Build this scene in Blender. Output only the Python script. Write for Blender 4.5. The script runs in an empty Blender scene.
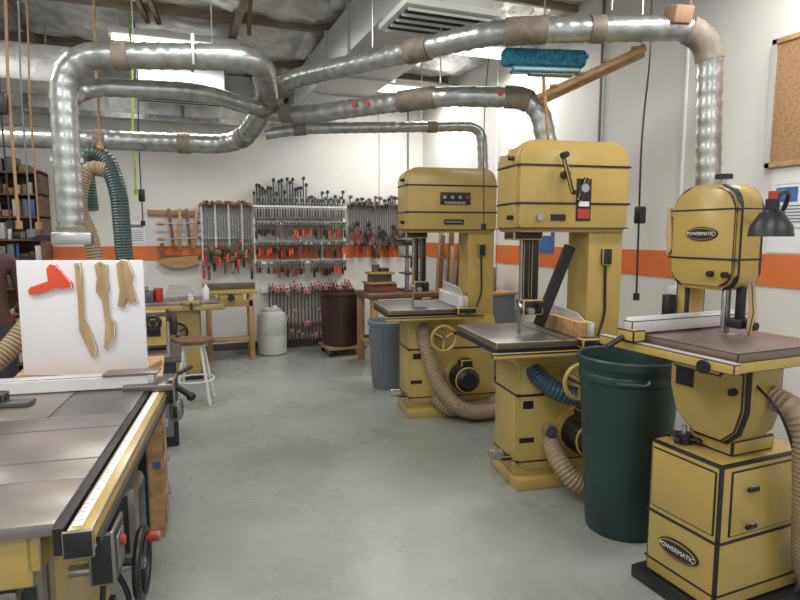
import bpy, bmesh, math, random
from mathutils import Vector, Matrix, noise as mnoise
random.seed(7)
S=bpy.context.scene
S.view_settings.view_transform='Standard'
S.view_settings.look='None'
S.view_settings.exposure=0.0

# ---------------------------------------------------------------- materials
def mat(name,col,rough=.5,metal=0,noise=.06,ns=6,bump=0,bs=60,emit=0,dist=.002):
    m=bpy.data.materials.new(name); m.use_nodes=True
    nt=m.node_tree; p=nt.nodes['Principled BSDF']
    p.inputs['Roughness'].default_value=rough; p.inputs['Metallic'].default_value=metal
    tc=nt.nodes.new('ShaderNodeTexCoord')
    if noise>0:
        n=nt.nodes.new('ShaderNodeTexNoise'); n.inputs['Scale'].default_value=ns; n.inputs['Detail'].default_value=6
        r=nt.nodes.new('ShaderNodeValToRGB')
        r.color_ramp.elements[0].position=.3; r.color_ramp.elements[1].position=.7
        r.color_ramp.elements[0].color=[c*(1-noise) for c in col]+[1]
        r.color_ramp.elements[1].color=[min(1,c*(1+noise)) for c in col]+[1]
        nt.links.new(tc.outputs['Object'],n.inputs['Vector'])
        nt.links.new(n.outputs['Fac'],r.inputs['Fac']); nt.links.new(r.outputs['Color'],p.inputs['Base Color'])
    else: p.inputs['Base Color'].default_value=list(col)+[1]
    if bump>0:
        n2=nt.nodes.new('ShaderNodeTexNoise'); n2.inputs['Scale'].default_value=bs; n2.inputs['Detail'].default_value=4
        bu=nt.nodes.new('ShaderNodeBump'); bu.inputs['Strength'].default_value=bump; bu.inputs['Distance'].default_value=dist
        nt.links.new(tc.outputs['Object'],n2.inputs['Vector'])
        nt.links.new(n2.outputs['Fac'],bu.inputs['Height']); nt.links.new(bu.outputs['Normal'],p.inputs['Normal'])
    if emit>0:
        p.inputs['Emission Color'].default_value=list(col)+[1]; p.inputs['Emission Strength'].default_value=emit
    return m
def woodmat(name,c1,c2,scale=3,axis=0):
    m=bpy.data.materials.new(name); m.use_nodes=True; nt=m.node_tree; p=nt.nodes['Principled BSDF']
    p.inputs['Roughness'].default_value=.55
    tc=nt.nodes.new('ShaderNodeTexCoord'); mp=nt.nodes.new('ShaderNodeMapping')
    sc=[scale*8]*3; sc[axis]=scale; mp.inputs['Scale'].default_value=sc
    n=nt.nodes.new('ShaderNodeTexNoise'); n.inputs['Scale'].default_value=1; n.inputs['Detail'].default_value=8; n.inputs['Distortion'].default_value=.6
    r=nt.nodes.new('ShaderNodeValToRGB'); r.color_ramp.elements[0].position=.35; r.color_ramp.elements[1].position=.65
    r.color_ramp.elements[0].color=list(c1)+[1]; r.color_ramp.elements[1].color=list(c2)+[1]
    nt.links.new(tc.outputs['Object'],mp.inputs['Vector']); nt.links.new(mp.outputs['Vector'],n.inputs['Vector'])
    nt.links.new(n.outputs['Fac'],r.inputs['Fac']); nt.links.new(r.outputs['Color'],p.inputs['Base Color'])
    return m
YEL=mat('machine_gold_paint',(.44,.305,.088),.25,0,.09,3)
BLK=mat('black_paint',(.012,.012,.014),.4,0,.2)
RUB=mat('black_rubber',(.03,.03,.03),.7,0,.2)
IRON=mat('cast_iron',(.25,.222,.205),.30,.5,.2,4,.1,80)
IROND=mat('cast_iron_dark',(.12,.115,.11),.35,.4,.15,5)
BRN=mat('table_brown',(.20,.145,.12),.33,.3,.12,5)
STEEL=mat('steel',(.5,.5,.5),.28,.9,.08)
ALU=mat('aluminium',(.66,.67,.68),.35,.5,.04)
GALV=mat('galvanised_duct',(.42,.43,.42),.32,.8,.25,14,.2,25,0,.003)
TAPE=mat('duct_sealant',(.21,.18,.14),.6,.1,.35,12,.3,40)
WHT=mat('white_paint',(.70,.70,.68),.45,0,.03)
WHB=mat('white_board',(.80,.80,.83),.3,0,.02)
RED=mat('red_plastic',(.40,.035,.025),.4,0,.1)
ORG=mat('orange_plastic',(.75,.085,.03),.35,0,.05)
TAN=mat('tan_hose',(.30,.21,.13),.5,0,.12,10)
GRH=mat('grey_green_hose',(.055,.085,.08),.45,0,.2)
BLH=mat('blue_hose',(.035,.07,.10),.4,0,.15)
GRN=mat('green_plastic',(.013,.036,.034),.42,0,.12,4,.1,200)
GRY=mat('grey_plastic',(.12,.14,.165),.5,0,.08)
LGR=mat('pale_plastic',(.46,.47,.44),.5,0,.1,5)
DRK=mat('maroon_plastic',(.04,.02,.016),.35,0,.2)
WOOD=woodmat('pine_wood',(.30,.16,.07),(.46,.28,.13))
WOODV=woodmat('pine_wood_v',(.30,.16,.07),(.46,.28,.13),3,2)
WOODD=woodmat('dark_wood',(.10,.045,.02),(.19,.09,.045))
JOIST=woodmat('weathered_joist_wood',(.16,.12,.09),(.27,.21,.16))
MAPLE=woodmat('maple_wood',(.38,.25,.12),(.52,.37,.20),3,2)
CORK=mat('cork',(.33,.19,.095),.85,0,.25,60,.3,150)
PAPER=mat('paper',(.70,.71,.73),.7,0,.04)
BLUE=mat('blue_print',(.05,.13,.35),.5,0,.3,20)
BRUSH=mat('blue_brush',(.03,.23,.36),.8,0,.5,50,1,90,0,.02)
CARD=mat('cardboard',(.31,.19,.105),.8,0,.1)
FOIL=mat('foil_insulation',(.66,.66,.65),.42,.65,.25,4,.5,9,0,.03)
LITE=mat('lamp_diffuser',(1,.98,.94),.5,0,0,emit=5)
SHEET=mat('hvac_sheet_metal',(.50,.51,.50),.45,.3,.08,2)
LIME=mat('lime_cord',(.35,.5,.08),.5,0,.1)

# ---------------------------------------------------------------- builder
def fillet(pts,r,step):
    pts=[Vector(p) for p in pts]; out=[pts[0]]
    for i in range(1,len(pts)-1):
        a,b,c=pts[i-1],pts[i],pts[i+1]
        d1=(a-b); d2=(c-b); rr=min(r,d1.length*.49,d2.length*.49)
        p=b+d1.normalized()*rr; q=b+d2.normalized()*rr
        for k in range(13):
            t=k/12; out.append(p*(1-t)**2+b*2*t*(1-t)+q*t*t)
    out.append(pts[-1])
    L=[0]
    for i in range(1,len(out)): L.append(L[-1]+(out[i]-out[i-1]).length)
    n=max(2,int(L[-1]/step)); res=[]; j=0
    for k in range(n+1):
        s=L[-1]*k/n
        while j<len(L)-2 and L[j+1]<s: j+=1
        seg=L[j+1]-L[j]; t=(s-L[j])/seg if seg>1e-9 else 0
        res.append(out[j].lerp(out[j+1],min(1,max(0,t))))
    return res
class B:
    def __init__(s,name,loc=(0,0,0),rz=0,rx=0,ry=0):
        s.bm=bmesh.new(); s.mats=[]; s.name=name; s.loc=loc; s.rot=(math.radians(rx),math.radians(ry),math.radians(rz)); s.texts=[]
    def mi(s,m):
        if m not in s.mats: s.mats.append(m)
        return s.mats.index(m)
    def _set(s,verts,m):
        i=s.mi(m); fs=set(f for v in verts for f in v.link_faces)
        for f in fs: f.material_index=i
        return fs
    def _cube(s,M,m,bev,seg=2):
        r=bmesh.ops.create_cube(s.bm,size=1,matrix=M); s._set(r['verts'],m)
        if bev>0:
            e=list(set(e for v in r['verts'] for e in v.link_edges))
            bmesh.ops.bevel(s.bm,geom=e,offset=bev,segments=seg,profile=.5,affect='EDGES',clamp_overlap=True)
    def bx(s,x0,x1,y0,y1,z0,z1,m,bev=0,rot=None,seg=2):
        c=Vector(((x0+x1)/2,(y0+y1)/2,(z0+z1)/2))
        M=Matrix.Translation(c)
        if rot: M=M@(Matrix.Rotation(math.radians(rot[2]),4,'Z')@Matrix.Rotation(math.radians(rot[1]),4,'Y')@Matrix.Rotation(math.radians(rot[0]),4,'X'))
        M=M@Matrix.Diagonal((abs(x1-x0),abs(y1-y0),abs(z1-z0),1))
        s._cube(M,m,bev,seg)
    def beam(s,p0,p1,w,h,m,bev=0):
        p0=Vector(p0);p1=Vector(p1);d=p1-p0; x=d.normalized(); y=Vector((0,0,1)).cross(x).normalized(); z=x.cross(y)
        R=Matrix((x,y,z)).transposed().to_4x4()
        s._cube(Matrix.Translation((p0+p1)/2)@R@Matrix.Diagonal((d.length,w,h,1)),m,bev)
    def cyl(s,p0,p1,r,m,r2=None,n=18,bev=0):
        p0=Vector(p0);p1=Vector(p1);d=p1-p0
        M=Matrix.Translation((p0+p1)/2)@d.to_track_quat('Z','Y').to_matrix().to_4x4()
        q=bmesh.ops.create_cone(s.bm,cap_ends=True,segments=n,radius1=r,radius2=r if r2 is None else r2,depth=d.length,matrix=M)
        fs=s._set(q['verts'],m)
        if bev>0:
            e=list(set(e for f in fs if len(f.verts)>4 for e in f.edges))
            bmesh.ops.bevel(s.bm,geom=e,offset=bev,segments=2,profile=.5,affect='EDGES',clamp_overlap=True)
    def sph(s,c,r,m,sc=(1,1,1),n=14):
        M=Matrix.Translation(Vector(c))@Matrix.Diagonal((sc[0],sc[1],sc[2],1))
        q=bmesh.ops.create_uvsphere(s.bm,u_segments=n,v_segments=n//2+2,radius=r,matrix=M); s._set(q['verts'],m)
    def tube(s,pts,r,m,rad=.1,step=.02,n=14,ridge=0,per=3,cap=True,r2=None):
        P=fillet(pts,rad,step); i=s.mi(m); rings=[]; N=len(P)
        t0=(P[1]-P[0]).normalized(); up=Vector((0,0,1)) if abs(t0.z)<.9 else Vector((1,0,0))
        u=t0.cross(up).normalized()
        for k in range(N):
            t=(P[min(k+1,N-1)]-P[max(k-1,0)]).normalized()
            u=(u-t*u.dot(t)).normalized(); v=t.cross(u)
            rr=r if r2 is None else r+(r2-r)*k/(N-1)
            rr+=ridge if (k%per==0) else 0
            rings.append([s.bm.verts.new(P[k]+(u*math.cos(2*math.pi*a/n)+v*math.sin(2*math.pi*a/n))*rr) for a in range(n)])
        for k in range(N-1):
            for a in range(n):
                f=s.bm.faces.new((rings[k][a],rings[k][(a+1)%n],rings[k+1][(a+1)%n],rings[k+1][a])); f.material_index=i
        if cap:
            s.bm.faces.new(rings[0][::-1]).material_index=i; s.bm.faces.new(rings[-1]).material_index=i
    def lathe(s,prof,c,m,n=28,M=None,closed=False):
        i=s.mi(m); T=Matrix.Translation(Vector(c))@(M if M else Matrix.Identity(4)); rings=[]
        for r,z in prof:
            rings.append([s.bm.verts.new(T@Vector((r*math.cos(2*math.pi*a/n),r*math.sin(2*math.pi*a/n),z))) for a in range(n)])
        R=range(len(rings)) if closed else range(len(rings)-1)
        for k in R:
            k2=(k+1)%len(rings)
            for a in range(n):
                f=s.bm.faces.new((rings[k][a],rings[k][(a+1)%n],rings[k2][(a+1)%n],rings[k2][a])); f.material_index=i
        if not closed:
            if prof[0][0]>0: s.bm.faces.new(rings[0][::-1]).material_index=i
            if prof[-1][0]>0: s.bm.faces.new(rings[-1]).material_index=i
    def torus(s,c,R,r,m,axis='Y',n=28):
        prof=[(R+r*math.cos(2*math.pi*k/10),r*math.sin(2*math.pi*k/10)) for k in range(10)]
        M={'Z':Matrix.Identity(4),'Y':Matrix.Rotation(math.pi/2,4,'X'),'X':Matrix.Rotation(math.pi/2,4,'Y')}[axis]
        s.lathe(prof,c,m,n,M,True)
    def prism(s,poly,d0,d1,m,bev=0,axis='Y'):
        def P(a,b,d): return {'Y':(a,d,b),'X':(d,a,b),'Z':(a,b,d)}[axis]
        i=s.mi(m)
        A=[s.bm.verts.new(P(a,b,d0)) for a,b in poly]; C=[s.bm.verts.new(P(a,b,d1)) for a,b in poly]
        f1=s.bm.faces.new(A); f2=s.bm.faces.new(C[::-1]); fs=[f1,f2]
        n=len(poly)
        for k in range(n): fs.append(s.bm.faces.new((A[(k+1)%n],A[k],C[k],C[(k+1)%n])))
        for f in fs: f.material_index=i
        if bev>0:
            e=list(set(list(f1.edges)+list(f2.edges)))
            bmesh.ops.bevel(s.bm,geom=e,offset=bev,segments=2,profile=.5,affect='EDGES',clamp_overlap=True)
    def wheel(s,c,R,m,axis='Y',hub=BLK,sh=.1):
        s.torus(c,R,.014,m,axis); c=Vector(c)
        ax={'Y':Vector((0,1,0)),'X':Vector((1,0,0))}[axis]; p=ax.cross(Vector((0,0,1)))
        for k in range(3):
            a=k*2.094+.5; d=p*math.cos(a)+Vector((0,0,1))*math.sin(a)
            s.cyl(c,c+d*R,.011,m,n=8)
        s.cyl(c-ax*.025,c+ax*sh,.022,hub,n=12)
        q=c+p*R*.8+Vector((0,0,R*.5)); s.cyl(q,q-ax*.07,.012,BLK,n=8)
    def text(s,body,loc,size,m,rot=(90,0,0)):
        s.texts.append((body,loc,size,m,rot))
    def done(s,flat=False):
        bmesh.ops.recalc_face_normals(s.bm,faces=s.bm.faces)
        for f in s.bm.faces: f.smooth=not flat
        for e in s.bm.edges:
            if len(e.link_faces)==2 and e.calc_face_angle(0)>.6: e.smooth=False
        me=bpy.data.meshes.new(s.name); s.bm.to_mesh(me); s.bm.free()
        for m in s.mats: me.materials.append(m)
        o=bpy.data.objects.new(s.name,me); o.location=s.loc; o.rotation_euler=s.rot
        S.collection.objects.link(o)
        for body,loc,size,m,rot in s.texts:
            cu=bpy.data.curves.new('lettering','FONT'); cu.body=body; cu.size=size; cu.align_x='CENTER'; cu.align_y='CENTER'; cu.extrude=.0006
            cu.materials.append(m); t=bpy.data.objects.new('lettering',cu); S.collection.objects.link(t)
            t.parent=o; t.location=loc; t.rotation_euler=[math.radians(a) for a in rot]
        return o
def rrect(x0,x1,z0,z1,rt,rb=None,n=6):
    rb=rt if rb is None else rb; out=[]
    for cx,cz,r,a0 in ((x1-rb,z0+rb,rb,-90),(x1-rt,z1-rt,rt,0),(x0+rt,z1-rt,rt,90),(x0+rb,z0+rb,rb,180)):
        for k in range(n+1):
            a=math.radians(a0+90*k/n); out.append((cx+r*math.cos(a),cz+r*math.sin(a)))
    return out
def ell(cx,cz,rx,rz,n=28): return [(cx+rx*math.cos(2*math.pi*k/n),cz+rz*math.sin(2*math.pi*k/n)) for k in range(n)]

# ---------------------------------------------------------------- room
XL,XR,YB,YF,ZC=-2.8,3.6,8.45,-3.0,3.85
FL=bpy.data.materials.new('sealed_concrete'); FL.use_nodes=True; nt=FL.node_tree; p=nt.nodes['Principled BSDF']
tc=nt.nodes.new('ShaderNodeTexCoord')
n1=nt.nodes.new('ShaderNodeTexNoise'); n1.inputs['Scale'].default_value=.9; n1.inputs['Detail'].default_value=9; n1.inputs['Roughness'].default_value=.65
r1=nt.nodes.new('ShaderNodeValToRGB'); r1.color_ramp.elements[0].position=.35; r1.color_ramp.elements[1].position=.68
r1.color_ramp.elements[0].color=(.215,.235,.215,1); r1.color_ramp.elements[1].color=(.30,.32,.295,1)
n2=nt.nodes.new('ShaderNodeTexNoise'); n2.inputs['Scale'].default_value=7; n2.inputs['Detail'].default_value=8; n2.inputs['Distortion'].default_value=1.5
r2=nt.nodes.new('ShaderNodeValToRGB'); r2.color_ramp.elements[0].position=.60; r2.color_ramp.elements[1].position=.74
r2.color_ramp.elements[0].color=(0,0,0,1); r2.color_ramp.elements[1].color=(.35,.35,.35,1)
n3=nt.nodes.new('ShaderNodeTexNoise'); n3.inputs['Scale'].default_value=3.3; n3.inputs['Detail'].default_value=10
r3=nt.nodes.new('ShaderNodeValToRGB'); r3.color_ramp.elements[0].position=.62; r3.color_ramp.elements[1].position=.70
r3.color_ramp.elements[0].color=(0,0,0,1); r3.color_ramp.elements[1].color=(.3,.3,.3,1)
mx=nt.nodes.new('ShaderNodeMixRGB'); mx.inputs['Color2'].default_value=(.40,.41,.38,1)
mx2=nt.nodes.new('ShaderNodeMixRGB'); mx2.inputs['Color2'].default_value=(.16,.17,.155,1)
for a,b in ((tc.outputs['Object'],n1.inputs['Vector']),(tc.outputs['Object'],n2.inputs['Vector']),(tc.outputs['Object'],n3.inputs['Vector']),(n1.outputs['Fac'],r1.inputs['Fac']),(n2.outputs['Fac'],r2.inputs['Fac']),(n3.outputs['Fac'],r3.inputs['Fac']),(r1.outputs['Color'],mx.inputs['Color1']),(r2.outputs['Color'],mx.inputs['Fac']),(mx.outputs['Color'],mx2.inputs['Color1']),(r3.outputs['Color'],mx2.inputs['Fac']),(mx2.outputs['Color'],p.inputs['Base Color'])): nt.links.new(a,b)
rr=nt.nodes.new('ShaderNodeMapRange'); rr.inputs['To Min'].default_value=.18; rr.inputs['To Max'].default_value=.38
nt.links.new(n1.outputs['Fac'],rr.inputs['Value']); nt.links.new(rr.outputs['Result'],p.inputs['Roughness'])
WALL=mat('wall_paint',(.64,.63,.605),.6,0,.04,1.5,.05,120)
OST=mat('orange_stripe_paint',(.62,.155,.04),.55,0,.05)
BASE=mat('baseboard_vinyl',(.10,.07,.06),.5)
def room(name,*a,m=WALL):
    b=B(name); b.bx(*a,m); return b.done()
room('floor',XL-.1,XR+.1,YF-.1,YB+.1,-.1,0,m=FL)
room('wall_back',XL-.1,XR+.1,YB,YB+.12,0,ZC)
room('wall_right',XR,XR+.12,YF,YB,0,ZC)
room('wall_left',XL-.12,XL,YF,YB,0,ZC)
b=B('wall_rear'); b.bx(XL,-2.2,YF-.12,YF,0,ZC,WALL); b.bx(2.9,XR,YF-.12,YF,0,ZC,WALL); b.bx(-2.2,2.9,YF-.12,YF,3.2,ZC,WALL); b.done()
room('ceiling',XL-.1,XR+.1,YF-.1,YB+.1,ZC,ZC+.1,m=mat('roof_deck',(.10,.07,.05),.8,0,.2))
b=B('foil_ceiling_insulation'); i=b.mi(FOIL); st=.10; nx=int((XR-XL)/st); ny=int((YB+.0-YF)/st); G=[]
for a in range(nx+1):
    row=[]
    for c in range(ny+1):
        x=XL+.01+a*(XR-XL-.02)/nx; y=YF+.01+c*(YB-YF-.02)/ny
        q=((y-.6)/1.4)%1.0; sag=-.09*math.sin(math.pi*q)
        z=ZC-.10+sag+.05*mnoise.noise(Vector((x*2.2,y*2.2,0)))+.04*mnoise.noise(Vector((x*6,y*6,3)))
        row.append(b.bm.verts.new((x,y,min(z,ZC-.02))))
    G.append(row)
for a in range(nx):
    for c in range(ny): b.bm.faces.new((G[a][c],G[a][c+1],G[a+1][c+1],G[a+1][c])).material_index=i
b.done(True)
room('trim_1',XL,XR,YB-.006,YB,1.27,1.46,m=OST)
room('trim_2',XR-.006,XR,YF,YB-.006,1.28,1.49,m=OST)
room('baseboard_back',XL,XR,YB-.012,YB,0,.1,m=BASE)
room('baseboard_right',XR-.012,XR,YF,YB-.012,0,.1,m=BASE)
b=B('ceiling_joists')
for k in range(6):
    y=.6+k*1.4; b.bx(XL,XR,y-.022,y+.022,ZC-.18,ZC-.03,JOIST)
b.bx(.62,.68,YF,YB,ZC-.25,ZC-.18,JOIST); b.bx(-1.3,-1.25,YF,YB,ZC-.25,ZC-.18,JOIST)
for x in (-.4,-.3,.55): b.beam((x,4.0,ZC-.22),(x+.25,6.4,ZC-.20),.04,.05,WOODD)
b.done()
b=B('wall_soffit_insulation'); b.bx(XL,1.45,8.1,YB,3.05,ZC-.2,FOIL,.03); b.bx(XL,1.45,8.08,8.12,3.02,3.08,GALV)
for k in range(5): b.bx(-2.4+k*.85,-2.36+k*.85,8.07,8.1,3.05,3.62,GALV)
b.done()
b=B('hvac_trunk_duct'); b.bx(1.5,2.2,4.3,8.4,3.2,3.60,SHEET,.01)
for k in range(6):
    y=4.35+k*.8; b.bx(1.48,2.22,y,y+.03,3.18,3.62,SHEET)
for x in (1.6,2.1):
    for y in (4.6,6.0,7.6): b.cyl((x,y,3.6),(x,y,3.85),.008,STEEL,n=6)
b.bx(1.5,2.12,3.75,4.3,3.14,3.5,SHEET,.01); b.bx(1.46,2.16,3.71,4.26,3.10,3.14,WHT)
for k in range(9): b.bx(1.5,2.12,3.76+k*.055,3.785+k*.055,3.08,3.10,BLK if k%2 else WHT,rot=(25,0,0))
b.done()
def diffuser(loc,w,d):
    b=B('air_diffuser',loc); b.bx(-w/2,w/2,-d/2,d/2,.06,.30,SHEET,.01)
    b.bx(-w/2-.03,w/2+.03,-d/2-.03,d/2+.03,.03,.07,WHT)
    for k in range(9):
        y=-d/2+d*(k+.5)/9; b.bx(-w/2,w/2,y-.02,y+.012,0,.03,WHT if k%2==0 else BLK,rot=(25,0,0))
    for x in (-w/2+.05,w/2-.05): b.cyl((x,0,.3),(x,0,3.85-loc[2]),.006,STEEL,n=6)
    b.done()
diffuser((.15,7.3,3.12),.9,.55)
b=B('foil_supply_duct'); b.bx(-2.7,-.85,6.6,7.2,3.05,3.4,FOIL,.03)
for x in (-2.2,-1.1): b.cyl((x,6.9,3.4),(x,6.9,3.85),.01,STEEL,n=6)
b.done()
# lights
def lamp(loc,e,sx=1.2,sy=.3,rz=0):
    b=B('fluorescent_light_fixture',loc,rz); b.bx(-sx/2,sx/2,-sy/2,sy/2,.0,.06,WHT,.01)
    for y in (-sy/4,sy/4): b.cyl((-sx/2+.03,y,-.03),(sx/2-.03,y,-.03),.02,LITE,n=10)
    for x in (-sx/2+.1,sx/2-.1): b.cyl((x,0,.06),(x,0,3.85-loc[2]),.006,STEEL,n=6)
    b.done()
    L=bpy.data.lights.new('tube_light','AREA'); L.energy=e; L.shape='RECTANGLE'; L.size=sx; L.size_y=sy+.1; L.color=(1,.985,.955)
    o=bpy.data.objects.new('tube_light',L); S.collection.objects.link(o); o.location=(loc[0],loc[1],loc[2]-.08); o.rotation_euler=(0,0,math.radians(rz))
E=36
for loc in ((.1,6.5,3.50),(2.98,5.6,3.5),(2.98,7.4,3.5),(-1.9,5.0,3.5),(.2,3.4,3.5),(2.9,2.2,3.5),(-1.6,2.3,3.5),(.5,.6,3.5),(2.6,-.8,3.5),(-1.6,-.8,3.5)):
    lamp(loc,E)
w=bpy.data.worlds.new('daylight'); S.world=w; w.use_nodes=True
w.node_tree.nodes['Background'].inputs[0].default_value=(.92,.96,1,1); w.node_tree.nodes['Background'].inputs[1].default_value=1.1

# ---------------------------------------------------------------- ducts
b=B('spiral_duct_network')
def duct(pts,r,rad=.28,collars=()):
    b.tube(pts,r,GALV,rad,.0225,18,.005,4)
    P=fillet(pts,rad,.0225)
    for f,L in collars:
        k=int(f*(len(P)-2)); n=max(2,int(L/.0225)); k2=min(len(P)-1,k+n)
        b.tube([P[j] for j in range(k,k2+1)],r+.009,TAPE,.01,.025,16,.002,2)
duct([(-.65,4.6,1.62),(-.65,4.6,2.80),(.62,4.30,2.83),(.80,5.2,2.72),(.62,5.84,2.45),(-2.7,6.25,2.45)],.085,.28,((.0,.06),(.20,.1),(.42,.28),(.52,.1),(.60,.12),(.70,.10),(.86,.1)))
b.bx(-.76,-.52,4.5,4.7,1.55,1.63,STEEL,.005); b.bx(-.88,-.72,4.57,4.63,1.57,1.61,BLK)
b.tube([(-.65,4.6,2.5),(-.50,4.75,2.64),(.25,4.8,2.68),(.62,4.95,2.62),(.78,5.15,2.68)],.062,GALV,.2,.0225,16,.004,4)
b.tube([(-2.7,7.0,2.62),(-1.2,6.9,2.62),(-.6,6.3,2.5)],.07,GALV,.2,.0225,14,.004,4)
b.bx(-.75,-.55,4.58,4.62,2.1,2.13,STEEL)
b.bx(.16,.18,4.30,4.50,2.74,2.94,STEEL,.003)
for p in ((-.2,4.5,2.9),(.3,4.38,2.9),(-1.4,6.1,2.5)): b.cyl(p,(p[0],p[1],3.85),.005,STEEL,n=6)
duct([(.82,5.15,2.78),(.95,4.9,2.86),(1.95,3.38,2.88),(3.16,2.88,2.89),(3.20,2.87,1.88)],.074,.24,((.03,.12),(.33,.2),(.5,.25),(.62,.1),(.76,.25)))
for p in ((1.4,4.22,2.96),(2.6,3.12,3.0)): b.cyl(p,(p[0],p[1],3.85),.005,STEEL,n=6)
duct([(.78,5.3,2.66),(1.05,5.0,2.60),(1.84,4.02,2.61),(2.45,3.68,2.58),(2.52,3.64,2.20)],.070,.2,((.08,.12),(.5,.3),(.8,.2)))
b.cyl((1.84,4.0,2.7),(1.84,4.0,3.1),.005,STEEL,n=6)
for q in ((1.44,4.50,2.605),(2.2,3.82,2.60)):
    for dx in (-.05,.03): b.cyl((q[0]+dx-.05,q[1]-dx-.05-.004,q[2]),(q[0]+dx-.054,q[1]-dx-.058,q[2]),.022,RED,n=12)
duct([(.80,5.45,2.5),(1.1,5.4,2.56),(2.78,5.1,2.64),(2.80,5.08,2.10)],.048,.16,((.1,.12),(.6,.1)))
b.cyl((2.2,5.2,2.65),(2.2,5.2,3.2),.005,STEEL,n=6)
b.done()
def hose(name,pts,r,m,rad=.2):
    b=B(name); b.tube(pts,r,m,rad,.011,14,.006,2); return b.done()
hose('grey_green_flex_hose',[(-.60,5.20,1.8),(-.62,5.22,2.1),(-.58,5.2,2.25),(-.46,5.15,2.20),(-.38,5.1,1.95),(-.36,5.08,1.3),(-.36,5.08,1.08)],.062,GRH)
hose('tan_flex_hose',[(-.45,4.86,2.08),(-.54,4.86,2.10),(-.60,4.86,2.0),(-.64,4.86,1.8),(-.56,4.86,1.6),(-.52,4.84,1.2)],.05,TAN)
hose('tan_flex_hose',[(-.70,4.35,1.35),(-.78,4.1,1.15),(-.95,3.95,.90),(-1.35,3.8,.65),(-1.8,3.8,.2)],.06,TAN)

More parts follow.
